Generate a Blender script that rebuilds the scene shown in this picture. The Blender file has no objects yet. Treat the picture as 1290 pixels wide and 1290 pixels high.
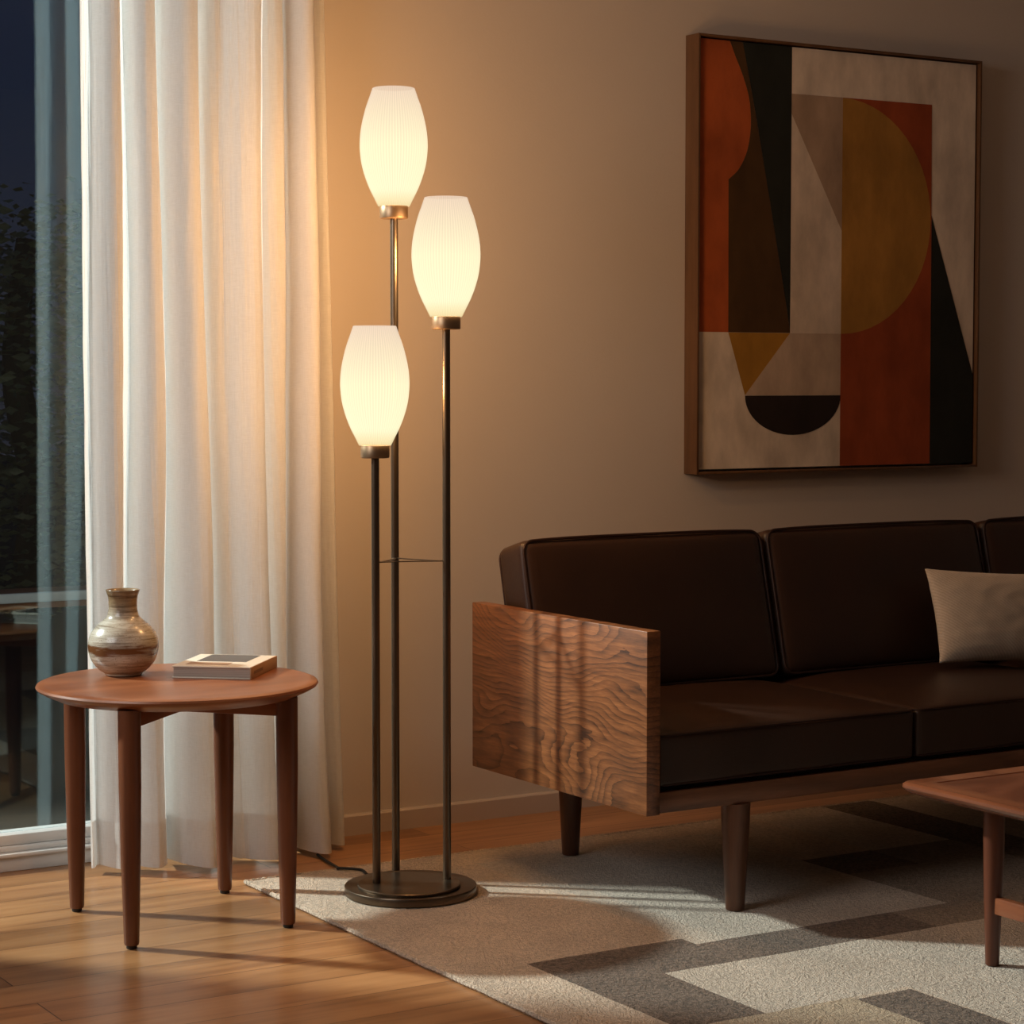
import bpy, bmesh, math, random
from mathutils import Vector, Matrix, noise
random.seed(7)
S = bpy.context.scene
C = S.collection
R = math.radians

# ------------------------------------------------------------------ camera
cam = bpy.data.cameras.new('camera'); co = bpy.data.objects.new('camera', cam); C.objects.link(co)
cam.sensor_width = 36; cam.sensor_fit = 'HORIZONTAL'; cam.lens = 2795/1290*36
pitch = math.atan(168/2795)
co.location = (0, -4.75, 1.1)
co.rotation_euler = (math.pi/2 - pitch, 0, -R(31.5))
cam.clip_start = .05
S.camera = co
# ------------------------------------------------------------------ view
S.view_settings.view_transform = 'Standard'
S.view_settings.look = 'None'
S.view_settings.exposure = .22
S.view_settings.gamma = 1
S.view_settings.use_curve_mapping = False
# ------------------------------------------------------------------ night sky
W = bpy.data.worlds.new('night'); S.world = W; W.use_nodes = True
nt = W.node_tree; nt.nodes.clear()
wo = nt.nodes.new('ShaderNodeOutputWorld'); bg = nt.nodes.new('ShaderNodeBackground')
tc = nt.nodes.new('ShaderNodeTexCoord'); sp = nt.nodes.new('ShaderNodeSeparateXYZ'); rp = nt.nodes.new('ShaderNodeValToRGB')
rp.color_ramp.elements[0].position = 0.0; rp.color_ramp.elements[0].color = (.018, .018, .028, 1)
rp.color_ramp.elements[1].position = .18; rp.color_ramp.elements[1].color = (.006, .012, .032, 1)
nt.links.new(tc.outputs['Generated'], sp.inputs[0]); nt.links.new(sp.outputs['Z'], rp.inputs[0])
nt.links.new(rp.outputs[0], bg.inputs[0]); bg.inputs[1].default_value = 1.0
nt.links.new(bg.outputs[0], wo.inputs[0])

def lamp(name, kind, loc, energy, color, aim=None, **kw):
    d = bpy.data.lights.new(name, kind); d.energy = energy; d.color = color
    for k, v in kw.items(): setattr(d, k, v)
    o = bpy.data.objects.new(name, d); C.objects.link(o); o.location = loc
    if aim: o.rotation_euler = (Vector(aim)-Vector(loc)).to_track_quat('-Z', 'Y').to_euler()
    return o
# flood light outdoors, shining in through the window
lamp('garden_floodlight', 'SPOT', (-1.9, 3.05, 4.0), 3600, (1, .965, .93), (2.1, -.9, .3),
     spot_size=R(34), spot_blend=.35, shadow_soft_size=.16)
# dim fill added on the left, no visible fixture, lifts curtain, table and sofa
lamp('added_soft_fill', 'AREA', (-.7, -1.5, 2.0), 23, (.98, .97, .97), (2.1, -.3, .8), shape='RECTANGLE', size=1.5, size_y=1.0)

# ================================================================== materials
def new_mat(name):
    m = bpy.data.materials.new(name); m.use_nodes = True
    n = m.node_tree; b = n.nodes['Principled BSDF']
    return m, n, b
def N(n, t, **kw):
    x = n.nodes.new(t)
    if 'noise_dimensions' in kw: x.noise_dimensions = kw.pop('noise_dimensions')
    for k, v in kw.items():
        if k in x.inputs: x.inputs[k].default_value = v
        else: setattr(x, k, v)
    return x
def L(n, a, b): n.links.new(a, b)
def ramp(n, src, stops):
    r = n.nodes.new('ShaderNodeValToRGB'); e = r.color_ramp.elements
    while len(e) < len(stops): e.new(.5)
    for i, (p, c) in enumerate(stops):
        e[i].position = p; e[i].color = (*c, 1) if len(c) == 3 else c
    L(n, src, r.inputs[0]); return r.outputs[0]
def coords(n, scale=(1,1,1), rot=(0,0,0), kind='Object'):
    t = n.nodes.new('ShaderNodeTexCoord'); m = n.nodes.new('ShaderNodeMapping')
    m.inputs['Scale'].default_value = scale; m.inputs['Rotation'].default_value = rot
    L(n, t.outputs[kind], m.inputs[0]); return m.outputs[0]
def bump(n, b, src, strength, dist=.001):
    x = N(n, 'ShaderNodeBump'); x.inputs['Strength'].default_value = strength; x.inputs['Distance'].default_value = dist
    L(n, src, x.inputs['Height']); L(n, x.outputs[0], b.inputs['Normal']); return x
def mixc(n, f, a, b, mode='MIX'):
    m = n.nodes.new('ShaderNodeMix'); m.data_type = 'RGBA'; m.blend_type = mode
    for s, v in ((m.inputs[0], f), (m.inputs[6], a), (m.inputs[7], b)):
        if isinstance(v, (int, float)): s.default_value = v
        elif isinstance(v, tuple): s.default_value = (*v, 1)
        else: L(n, v, s)
    return m.outputs[2]
def math_(n, op, a, b=None, c=None):
    m = n.nodes.new('ShaderNodeMath'); m.operation = op
    for s, v in zip(m.inputs, (a, b, c)):
        if v is None: continue
        if isinstance(v, (int, float)): s.default_value = v
        else: L(n, v, s)
    return m.outputs[0]

def plain(name, col, rough=.5, metal=0, noise_amt=0, nscale=30, bmp=0, bscale=200, spec=.5, coat=0):
    m, n, b = new_mat(name)
    b.inputs['Base Color'].default_value = (*col, 1); b.inputs['Roughness'].default_value = rough
    b.inputs['Metallic'].default_value = metal; b.inputs['Specular IOR Level'].default_value = spec
    b.inputs['Coat Weight'].default_value = coat
    if noise_amt:
        t = N(n, 'ShaderNodeTexNoise', Scale=nscale, Detail=5.0); L(n, coords(n), t.inputs['Vector'])
        L(n, mixc(n, t.outputs[0], tuple(c*(1-noise_amt) for c in col), tuple(min(1, c*(1+noise_amt)) for c in col)), b.inputs['Base Color'])
    if bmp:
        t = N(n, 'ShaderNodeTexNoise', Scale=bscale, Detail=3.0); L(n, coords(n), t.inputs['Vector'])
        bump(n, b, t.outputs[0], bmp)
    return m

def wood(name, dark, mid, light, grain=(3, 40, 40), figure=(1.0, 4, 4), rings=9, rough=.35, ringamt=.5, coat=.0, fine=1.0, linepow=1.6, fig_w=0.0):
    """grain runs along the axis with the smallest scale"""
    m, n, b = new_mat(name)
    f = N(n, 'ShaderNodeTexNoise', Scale=1.0, Detail=2.0, Roughness=.4, Distortion=.2, noise_dimensions='4D', W=fig_w); L(n, coords(n, figure), f.inputs['Vector'])
    if linepow > 2:
        tz = n.nodes.new('ShaderNodeTexCoord'); sz = N(n, 'ShaderNodeSeparateXYZ'); L(n, tz.outputs['Object'], sz.inputs[0])
        wb = N(n, 'ShaderNodeTexNoise', Scale=1.0, Detail=3.0); L(n, coords(n, (4, 6, 26)), wb.inputs['Vector'])
        fld = math_(n, 'ADD', math_(n, 'ADD', f.outputs[0], math_(n, 'MULTIPLY', sz.outputs[2], 1.15)), math_(n, 'MULTIPLY', wb.outputs[0], .05))
        w2 = math_(n, 'POWER', math_(n, 'FRACT', math_(n, 'MULTIPLY', fld, rings)), linepow)
        w2 = math_(n, 'MULTIPLY', w2, math_(n, 'MULTIPLY_ADD', wb.outputs[0], 1.6, .1))
    else:
        w2 = math_(n, 'MULTIPLY_ADD', math_(n, 'SINE', math_(n, 'MULTIPLY', f.outputs[0], rings*6.283)), .35, .5)
    if linepow > 2: w2 = math_(n, 'ADD', math_(n, 'MULTIPLY', w2, 1.3), .35)
    g = N(n, 'ShaderNodeTexNoise', Scale=1.0, Detail=6.0, Roughness=.65); L(n, coords(n, grain), g.inputs['Vector'])
    h = N(n, 'ShaderNodeTexNoise', Scale=1.0, Detail=4.0, Roughness=.7); L(n, coords(n, tuple(v*5 for v in grain)), h.inputs['Vector'])
    v = math_(n, 'ADD', math_(n, 'MULTIPLY', w2, ringamt), math_(n, 'MULTIPLY', g.outputs[0], 1-ringamt))
    v = math_(n, 'ADD', v, math_(n, 'MULTIPLY', math_(n, 'SUBTRACT', h.outputs[0], .5), .35*fine))
    L(n, ramp(n, v, [(.18, light), (.5, mid), (.85, dark)]), b.inputs['Base Color'])
    b.inputs['Roughness'].default_value = rough; b.inputs['Coat Weight'].default_value = coat; b.inputs['Coat Roughness'].default_value = .25
    bump(n, b, h.outputs[0], .12, .0006)
    return m

M = {}
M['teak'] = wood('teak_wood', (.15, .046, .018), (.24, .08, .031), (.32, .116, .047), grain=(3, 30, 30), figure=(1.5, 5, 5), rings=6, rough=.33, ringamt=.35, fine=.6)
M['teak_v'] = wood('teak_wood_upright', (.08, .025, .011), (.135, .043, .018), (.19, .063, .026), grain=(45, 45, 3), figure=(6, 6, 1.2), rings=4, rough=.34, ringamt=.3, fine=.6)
M['walnut'] = wood('walnut_figured', (.048, .017, .007), (.185, .066, .022), (.38, .145, .049), grain=(30, 5, 75), figure=(1, 2.0, 3.6), rings=44, rough=.36, ringamt=.26, fine=1.5, linepow=3, fig_w=13.7)
M['walnut_x'] = wood('walnut_rail', (.075, .03, .015), (.17, .07, .033), (.26, .11, .055), grain=(4, 45, 60), figure=(1, 5, 7), rings=7, rough=.38, ringamt=.4)
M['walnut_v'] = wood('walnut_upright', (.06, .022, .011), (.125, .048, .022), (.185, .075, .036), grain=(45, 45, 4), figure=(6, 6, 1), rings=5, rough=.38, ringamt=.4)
M['rose'] = wood('coffee_table_wood', (.08, .022, .010), (.14, .040, .018), (.20, .062, .029), grain=(4, 45, 45), figure=(1.2, 5, 5), rings=8, rough=.27, ringamt=.35)
M['rose_y'] = wood('coffee_table_border_wood', (.10, .029, .012), (.185, .058, .025), (.26, .09, .04), grain=(45, 4, 45), figure=(6, 1.2, 5), rings=8, rough=.25, ringamt=.45)
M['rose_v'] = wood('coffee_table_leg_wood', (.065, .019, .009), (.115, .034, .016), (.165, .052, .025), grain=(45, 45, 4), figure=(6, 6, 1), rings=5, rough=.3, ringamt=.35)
M['frame_wood'] = wood('picture_frame_wood', (.075, .034, .014), (.12, .055, .022), (.17, .08, .033), grain=(40, 40, 4), figure=(5, 5, 1), rings=5, rough=.4, ringamt=.1)
M['bronze'] = plain('dark_bronze_metal', (.16, .12, .085), .30, .92, .1, 20)
M['bronze_cup'] = plain('brushed_bronze_cup', (.36, .245, .15), .38, .92, .1, 30)
M['rubber'] = plain('black_rubber', (.012, .011, .01), .6)
M['white_frame'] = plain('white_window_frame', (.62, .60, .58), .4)
M['skirting'] = plain('painted_skirting', (.55, .46, .39), .5)
M['wall'] = plain('wall_plaster', (.62, .545, .475), .85, 0, .035, 3, .25, 160, .25)
M['ceiling'] = plain('ceiling_plaster', (.76, .71, .65), .9)
M['shell'] = plain('far_wall_plaster', (.60, .55, .50), .9)
M['leather'] = plain('dark_brown_leather', (.032, .0130, .0068), .42, 0, .3, 6, .35, 260, .5)
M['piping'] = plain('leather_piping', (.028, .011, .007), .6, spec=.3)
M['deck'] = plain('seat_deck_cloth', (.02, .014, .01), .8)
M['linen_cushion'] = None

def mat_floor():
    m, n, b = new_mat('oak_floor_planks')
    v = coords(n)
    br = N(n, 'ShaderNodeTexBrick', offset=.37, squash=1.0); L(n, v, br.inputs['Vector'])
    br.inputs['Scale'].default_value = 1.0; br.inputs['Brick Width'].default_value = 1.3; br.inputs['Row Height'].default_value = .128
    br.inputs['Mortar Size'].default_value = .0012; br.inputs['Mortar Smooth'].default_value = .2; br.inputs['Bias'].default_value = 0
    br.inputs['Color1'].default_value = (.0, .0, .0, 1); br.inputs['Color2'].default_value = (1, 1, 1, 1); br.inputs['Mortar'].default_value = (.5, .5, .5, 1)
    tone = N(n, 'ShaderNodeRGBToBW'); L(n, br.outputs['Color'], tone.inputs[0])
    # shift grain per plank
    sx = N(n, 'ShaderNodeVectorMath', operation='ADD'); cb = N(n, 'ShaderNodeCombineXYZ')
    L(n, math_(n, 'MULTIPLY', tone.outputs[0], 37.0), cb.inputs[0]); L(n, math_(n, 'MULTIPLY', tone.outputs[0], 11.0), cb.inputs[1])
    L(n, v, sx.inputs[0]); L(n, cb.outputs[0], sx.inputs[1])
    def mp(sc):
        k = n.nodes.new('ShaderNodeMapping'); k.inputs['Scale'].default_value = sc; L(n, sx.outputs[0], k.inputs[0]); return k.outputs[0]
    g = N(n, 'ShaderNodeTexNoise', Scale=1.0, Detail=6.0, Roughness=.62, Distortion=.5); L(n, mp((2.2, 28, 1)), g.inputs['Vector'])
    h = N(n, 'ShaderNodeTexNoise', Scale=1.0, Detail=3.0, Roughness=.5, Distortion=.8); L(n, mp((1.1, 7, 1)), h.inputs['Vector'])
    col = ramp(n, math_(n, 'ADD', math_(n, 'MULTIPLY', g.outputs[0], .6), math_(n, 'MULTIPLY', h.outputs[0], .4)),
               [(.30, (.50, .265, .12)), (.5, (.38, .185, .078)), (.70, (.17, .07, .028))])
    col = mixc(n, 1.0, col, ramp(n, tone.outputs[0], [(0, (.70, .67, .64)), (1, (1.12, 1.10, 1.06))]), 'MULTIPLY')
    col = mixc(n, br.outputs['Fac'], col, (.07, .03, .014))
    L(n, col, b.inputs['Base Color'])
    b.inputs['Roughness'].default_value = .28
    hh = math_(n, 'SUBTRACT', math_(n, 'MULTIPLY', g.outputs[0], .3), br.outputs['Fac'])
    bump(n, b, hh, .35, .0012)
    return m
M['floor'] = mat_floor()

def mat_rug(name, col, var=.18):
    m, n, b = new_mat(name)
    v = coords(n)
    d = N(n, 'ShaderNodeTexNoise', Scale=35.0, Detail=2.0); L(n, v, d.inputs['Vector'])
    mm = N(n, 'ShaderNodeVectorMath', operation='MULTIPLY_ADD'); L(n, d.outputs['Color'], mm.inputs[0]); mm.inputs[1].default_value = (.03, .03, 0); L(n, v, mm.inputs[2])
    wv = N(n, 'ShaderNodeTexVoronoi', Scale=120.0, feature='F1'); L(n, mm.outputs[0], wv.inputs['Vector'])
    w2 = N(n, 'ShaderNodeTexWave', Scale=66.0, Distortion=7.0, Detail=2.0); w2.inputs['Detail Scale'].default_value = 3.5; L(n, v, w2.inputs['Vector'])
    big = N(n, 'ShaderNodeTexNoise', Scale=7.0, Detail=4.0); L(n, v, big.inputs['Vector'])
    t = math_(n, 'ADD', math_(n, 'MULTIPLY', wv.outputs['Distance'], .7), math_(n, 'MULTIPLY', w2.outputs['Fac'], .35))
    c = ramp(n, t, [(.05, tuple(min(1, x*(1+var*.4)) for x in col)), (.85, tuple(x*(1-var*2.2) for x in col))])
    c = mixc(n, 1.0, c, ramp(n, big.outputs[0], [(.3, (.86, .85, .84)), (.7, (1.05, 1.05, 1.05))]), 'MULTIPLY')
    L(n, c, b.inputs['Base Color']); b.inputs['Roughness'].default_value = .95; b.inputs['Specular IOR Level'].default_value = .1
    b.inputs['Sheen Weight'].default_value = .15
    bump(n, b, math_(n, 'SUBTRACT', 1.0, t), 1.0, .005)
    return m
M['rug_cream'] = mat_rug('rug_cream_wool', (.80, .645, .50))
M['rug_light'] = mat_rug('rug_pale_wool', (.75, .645, .53))
M['rug_dark'] = mat_rug('rug_brown_grey_wool', (.30, .22, .165), .35)
M['rug_mid'] = mat_rug('rug_taupe_wool', (.40, .315, .235), .25)
M['rug_tan'] = mat_rug('rug_sand_wool', (.60, .47, .33))
M['rug_edge'] = plain('rug_edge_binding', (.38, .32, .25), .95, 0, .3, 120, .8, 300, .1)

def mat_curtain():
    m, n, b = new_mat('sheer_white_linen')
    v = coords(n)
    a = N(n, 'ShaderNodeTexNoise', Scale=1.0, Detail=3.0); L(n, coords(n, (60, 60, 900)), a.inputs['Vector'])
    c = N(n, 'ShaderNodeTexNoise', Scale=1.0, Detail=3.0); L(n, coords(n, (900, 900, 40)), c.inputs['Vector'])
    t = math_(n, 'ADD', math_(n, 'MULTIPLY', a.outputs[0], .5), math_(n, 'MULTIPLY', c.outputs[0], .5))
    col = ramp(n, t, [(.35, (.80, .785, .765)), (.65, (.89, .88, .87))])
    n.nodes.remove(b)
    out = n.nodes['Material Output']
    df = N(n, 'ShaderNodeBsdfDiffuse'); tr = N(n, 'ShaderNodeBsdfTranslucent'); tp = N(n, 'ShaderNodeBsdfTransparent')
    L(n, col, df.inputs[0]); L(n, col, tr.inputs[0])
    bp = N(n, 'ShaderNodeBump'); bp.inputs['Strength'].default_value = .25; bp.inputs['Distance'].default_value = .001
    L(n, t, bp.inputs['Height']); L(n, bp.outputs[0], df.inputs['Normal']); L(n, bp.outputs[0], tr.inputs['Normal'])
    m1 = N(n, 'ShaderNodeMixShader'); m1.inputs[0].default_value = .42; L(n, df.outputs[0], m1.inputs[1]); L(n, tr.outputs[0], m1.inputs[2])
    m2 = N(n, 'ShaderNodeMixShader'); m2.inputs[0].default_value = .0; L(n, m1.outputs[0], m2.inputs[1]); L(n, tp.outputs[0], m2.inputs[2])
    L(n, m2.outputs[0], out.inputs[0])
    return m


M['curtain'] = mat_curtain()

def mat_glass():
    m, n, b = new_mat('window_glass'); n.nodes.remove(b); out = n.nodes['Material Output']
    tp = N(n, 'ShaderNodeBsdfTransparent'); tp.inputs[0].default_value = (.84, .90, .89, 1)
    gl = N(n, 'ShaderNodeBsdfGlossy'); gl.inputs['Roughness'].default_value = .0; gl.inputs[0].default_value = (.66, .84, .92, 1)
    fr = N(n, 'ShaderNodeLayerWeight'); fr.inputs[0].default_value = .5
    fz = math_(n, 'MULTIPLY_ADD', math_(n, 'POWER', fr.outputs['Facing'], 5.0), .8, .085)
    mx = N(n, 'ShaderNodeMixShader'); L(n, fz, mx.inputs[0]); L(n, tp.outputs[0], mx.inputs[1]); L(n, gl.outputs[0], mx.inputs[2])
    L(n, mx.outputs[0], out.inputs[0]); return m
M['glass'] = mat_glass()

def mat_shade():
    """lit opal glass: lets most of the bulb's light through and glows itself"""
    m, n, b = new_mat('lit_ribbed_opal_glass'); n.nodes.remove(b); out = n.nodes['Material Output']
    t = n.nodes.new('ShaderNodeTexCoord'); s = N(n, 'ShaderNodeSeparateXYZ'); L(n, t.outputs['Object'], s.inputs[0])
    ang = math_(n, 'ARCTAN2', s.outputs[1], s.outputs[0])
    rib = math_(n, 'MULTIPLY_ADD', math_(n, 'SINE', math_(n, 'MULTIPLY', ang, 72.0)), .5, .5)
    zf = math_(n, 'DIVIDE', s.outputs[2], .25)
    col = ramp(n, zf, [(0, (1.0, .82, .45)), (.12, (1.0, .93, .62)), (.5, (1.0, .90, .60)), (.8, (1.0, .84, .60)), (1, (1.0, .80, .62))])
    st = ramp(n, zf, [(0, (.86,)*3), (.15, (1.0,)*3), (.5, (1.0,)*3), (.8, (.88,)*3), (1, (.80,)*3)])
    bw = N(n, 'ShaderNodeRGBToBW'); L(n, st, bw.inputs[0])
    stt = math_(n, 'MULTIPLY', bw.outputs[0], math_(n, 'MULTIPLY_ADD', rib, .18, .88))
    em = N(n, 'ShaderNodeEmission'); L(n, col, em.inputs[0]); L(n, stt, em.inputs[1])
    tp = N(n, 'ShaderNodeBsdfTransparent'); tp.inputs[0].default_value = (1, .97, .92, 1)
    mx = N(n, 'ShaderNodeMixShader'); mx.inputs[0].default_value = .45; L(n, em.outputs[0], mx.inputs[1]); L(n, tp.outputs[0], mx.inputs[2])
    L(n, mx.outputs[0], out.inputs[0]); return m
M['shade'] = mat_shade()

def mat_vase():
    m, n, b = new_mat('speckled_stoneware_glaze')
    t = n.nodes.new('ShaderNodeTexCoord'); s = N(n, 'ShaderNodeSeparateXYZ'); L(n, t.outputs['Object'], s.inputs[0])
    st = N(n, 'ShaderNodeTexNoise', Scale=1.0, Detail=6.0, Roughness=.7); L(n, coords(n, (12, 12, 220)), st.inputs['Vector'])
    lo = N(n, 'ShaderNodeTexNoise', Scale=1.0, Detail=3.0); L(n, coords(n, (14, 14, 60)), lo.inputs['Vector'])
    spk = N(n, 'ShaderNodeTexNoise', Scale=420.0, Detail=2.0); L(n, t.outputs['Object'], spk.inputs['Vector'])
    base = ramp(n, st.outputs[0], [(.36, (.60, .55, .46)), (.52, (.44, .39, .31)), (.66, (.20, .15, .10))])
    # neck darker and browner than the body
    nk = ramp(n, s.outputs[2], [(.112, (0, 0, 0)), (.15, (1, 1, 1))])
    base = mixc(n, nk, base, mixc(n, 1.0, base, (.50, .38, .26), 'MULTIPLY'))
    # iron-brown brushed band
    z = math_(n, 'ADD', s.outputs[2], math_(n, 'MULTIPLY', math_(n, 'SUBTRACT', lo.outputs[0], .5), .035))
    d = math_(n, 'ABSOLUTE', math_(n, 'SUBTRACT', z, .056))
    band = ramp(n, math_(n, 'ADD', math_(n, 'MULTIPLY', d, 48.0), math_(n, 'MULTIPLY', math_(n, 'SUBTRACT', st.outputs[0], .5), 2.4)), [(.25, (1, 1, 1)), (.62, (0, 0, 0))])
    base = mixc(n, band, base, (.14, .055, .018))
    base = mixc(n, ramp(n, spk.outputs[0], [(.62, (0, 0, 0)), (.68, (.7, .7, .7))]), base, (.13, .08, .045))
    low = ramp(n, s.outputs[2], [(.0, (1, 1, 1)), (.05, (0, 0, 0))])
    base = mixc(n, low, base, mixc(n, 1.0, base, (1.1, .88, .74), 'MULTIPLY'))
    L(n, base, b.inputs['Base Color']); b.inputs['Roughness'].default_value = .26; b.inputs['Coat Weight'].default_value = .25; b.inputs['Coat Roughness'].default_value = .08
    bump(n, b, st.outputs[0], .15, .001)
    return m
M['vase'] = mat_vase()

def mat_pillow():
    m, n, b = new_mat('woven_oatmeal_cloth')
    w = N(n, 'ShaderNodeTexWave', Scale=1.0, Distortion=1.5, Detail=2.0); w.bands_direction = 'X'; L(n, coords(n, (52, 0, 52), (0, R(52), 0)), w.inputs['Vector'])
    h = N(n, 'ShaderNodeTexNoise', Scale=300.0, Detail=3.0); L(n, coords(n), h.inputs['Vector'])
    t = math_(n, 'ADD', math_(n, 'MULTIPLY', w.outputs['Fac'], .35), math_(n, 'MULTIPLY', h.outputs[0], .65))
    L(n, ramp(n, t, [(.25, (.46, .37, .28)), (.75, (.60, .49, .38))]), b.inputs['Base Color']); b.inputs['Roughness'].default_value = .9
    b.inputs['Sheen Weight'].default_value = .2
    bump(n, b, t, .6, .002); return m
M['pillow'] = mat_pillow()
def paint(name, col):
    m, n, b = new_mat(name)
    a = N(n, 'ShaderNodeTexNoise', Scale=6.0, Detail=5.0, Roughness=.6); L(n, coords(n, (1.6, 1.6, .8)), a.inputs['Vector'])
    w = N(n, 'ShaderNodeTexNoise', Scale=420.0, Detail=1.0); L(n, coords(n), w.inputs['Vector'])
    L(n, mixc(n, 1.0, tuple(col), ramp(n, a.outputs[0], [(.3, (.72, .70, .68)), (.7, (1.2, 1.18, 1.15))]), 'MULTIPLY'), b.inputs['Base Color'])
    b.inputs['Roughness'].default_value = .75; b.inputs['Specular IOR Level'].default_value = .25
    bump(n, b, w.outputs[0], .3, .0006); return m
P = dict(cream=(.74, .64, .54), cream2=(.68, .57, .47), rust=(.42, .095, .026), rust2=(.34, .07, .022), brown=(.075, .038, .013), black=(.019, .021, .017),
         ochre=(.40, .20, .042), ochre2=(.40, .20, .03), taupe=(.42, .30, .215), greige=(.52, .40, .31), plum=(.026, .017, .014), deep=(.22, .035, .010))
for k, v in P.items(): M['p_'+k] = paint('paint_'+k, v)
M['paper'] = plain('book_page_edges', (.42, .34, .28), .9, 0, .15, 90)
def mat_pages():
    m, n, b = new_mat('book_page_edges_striped')
    w = N(n, 'ShaderNodeTexNoise', Scale=1.0, Detail=3.0); L(n, coords(n, (3, 3, 900)), w.inputs['Vector'])
    L(n, ramp(n, w.outputs[0], [(.3, (.50, .43, .37)), (.7, (.30, .24, .20))]), b.inputs['Base Color']); b.inputs['Roughness'].default_value = .9
    return m
M['pages'] = mat_pages()
M['cover'] = plain('book_cream_cover', (.72, .64, .53), .45)
M['cover_tan'] = plain('book_tan_print', (.40, .25, .16), .5)
M['cover_grey'] = plain('book_grey_print', (.095, .085, .08), .5, 0, .2, 30)
M['spine'] = plain('book_spine_cloth', (.42, .25, .14), .6, 0, .12, 60)
M['spine_ink'] = plain('book_spine_ink', (.20, .11, .06), .6)
M['leaf'] = plain('night_tree_leaves', (.13, .14, .075), .6, 0, .4, 3)
M['bark'] = plain('night_tree_bark', (.05, .038, .028), .9)
M['ground'] = plain('garden_ground', (.016, .014, .009), .9, 0, .5, 2)
M['bench_wood'] = plain('bench_wood', (.30, .13, .06), .6, 0, .2, 6)
M['bench_metal'] = plain('pale_bench_metal', (.55, .58, .60), .5)

# ================================================================== helpers
def obj(name, bm, mat, parent=None, loc=(0,0,0), smooth=True, rot=(0,0,0), angle=35):
    me = bpy.data.meshes.new(name); bm.normal_update(); bm.to_mesh(me); bm.free()
    mats = mat if isinstance(mat, (list, tuple)) else [mat]
    for m in mats: me.materials.append(m)
    o = bpy.data.objects.new(name, me); C.objects.link(o)
    if smooth:
        for p in me.polygons: p.use_smooth = True
        me.set_sharp_from_angle(angle=R(angle))
    o.location = loc; o.rotation_euler = rot
    if parent: o.parent = parent
    return o
def thing(name, label, cat, loc=(0,0,0), rotz=0):
    o = bpy.data.objects.new(name, None); C.objects.link(o); o.location = loc; o.rotation_euler = (0,0,rotz)
    o.empty_display_size = .05
    o['label'] = label; o['category'] = cat; return o
def tag(o, label, cat): o['label'] = label; o['category'] = cat; return o
def struct(o): o['kind'] = 'structure'; return o
def box(bm, x0, x1, y0, y1, z0, z1, bev=0, seg=2):
    t = bmesh.new()
    vs = [t.verts.new((x, y, z)) for x in (x0, x1) for y in (y0, y1) for z in (z0, z1)]
    for f in ((0,1,3,2), (4,6,7,5), (0,4,5,1), (2,3,7,6), (0,2,6,4), (1,5,7,3)): t.faces.new([vs[i] for i in f])
    bmesh.ops.recalc_face_normals(t, faces=t.faces)
    if bev: bmesh.ops.bevel(t, geom=list(t.edges), offset=bev, segments=seg, profile=.5, affect='EDGES')
    me = bpy.data.meshes.new('t'); t.to_mesh(me); t.free(); bm.from_mesh(me); bpy.data.meshes.remove(me)
    return bm
def B(*a, **k): return box(bmesh.new(), *a, **k)
def lathe(bm, prof, seg=64, c=(0,0,0), cap0=True, cap1=True, rib=0, nrib=0):
    rings = []
    for r, z in prof:
        rr = []
        for i in range(seg):
            a = 2*math.pi*i/seg; q = r*(1 + (rib*math.cos(a*nrib) if nrib else 0))
            rr.append(bm.verts.new((c[0]+q*math.cos(a), c[1]+q*math.sin(a), c[2]+z)))
        rings.append(rr)
    for a, b in zip(rings, rings[1:]):
        for i in range(seg): bm.faces.new((a[i], a[(i+1) % seg], b[(i+1) % seg], b[i]))
    if cap0: bm.faces.new(rings[0][::-1])
    if cap1: bm.faces.new(rings[-1])
    bmesh.ops.recalc_face_normals(bm, faces=bm.faces)
    return bm
def tube(bm, pts, r, seg=8, closed=False):
    pts = [Vector(p) for p in pts]; n = len(pts); rings = []
    up = None
    for i, p in enumerate(pts):
        a = pts[(i-1) % n] if (closed or i > 0) else p; b = pts[(i+1) % n] if (closed or i < n-1) else p
        t = (b-a).normalized()
        if up is None:
            up = Vector((0,0,1)) if abs(t.z) < .9 else Vector((1,0,0))
        u = (up - t*up.dot(t)).normalized(); up = u; w = t.cross(u)
        rr = r[i] if isinstance(r, (list, tuple)) else r
        rings.append([bm.verts.new(p + u*rr*math.cos(2*math.pi*k/seg) + w*rr*math.sin(2*math.pi*k/seg)) for k in range(seg)])
    m = n if closed else n-1
    for i in range(m):
        a, b = rings[i], rings[(i+1) % n]
        for k in range(seg): bm.faces.new((a[k], a[(k+1) % seg], b[(k+1) % seg], b[k]))
    if not closed: bm.faces.new(rings[0][::-1]); bm.faces.new(rings[-1])
    bmesh.ops.recalc_face_normals(bm, faces=bm.faces); return bm
def smoothpts(pts, k=8):
    pts = [Vector(p) for p in pts]; out = []
    for i in range(len(pts)-1):
        p0 = pts[max(i-1, 0)]; p1 = pts[i]; p2 = pts[i+1]; p3 = pts[min(i+2, len(pts)-1)]
        for j in range(k):
            t = j/k
            out.append(.5*((2*p1)+(-p0+p2)*t+(2*p0-5*p1+4*p2-p3)*t*t+(-p0+3*p1-3*p2+p3)*t**3))
    out.append(pts[-1]); return out

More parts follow.
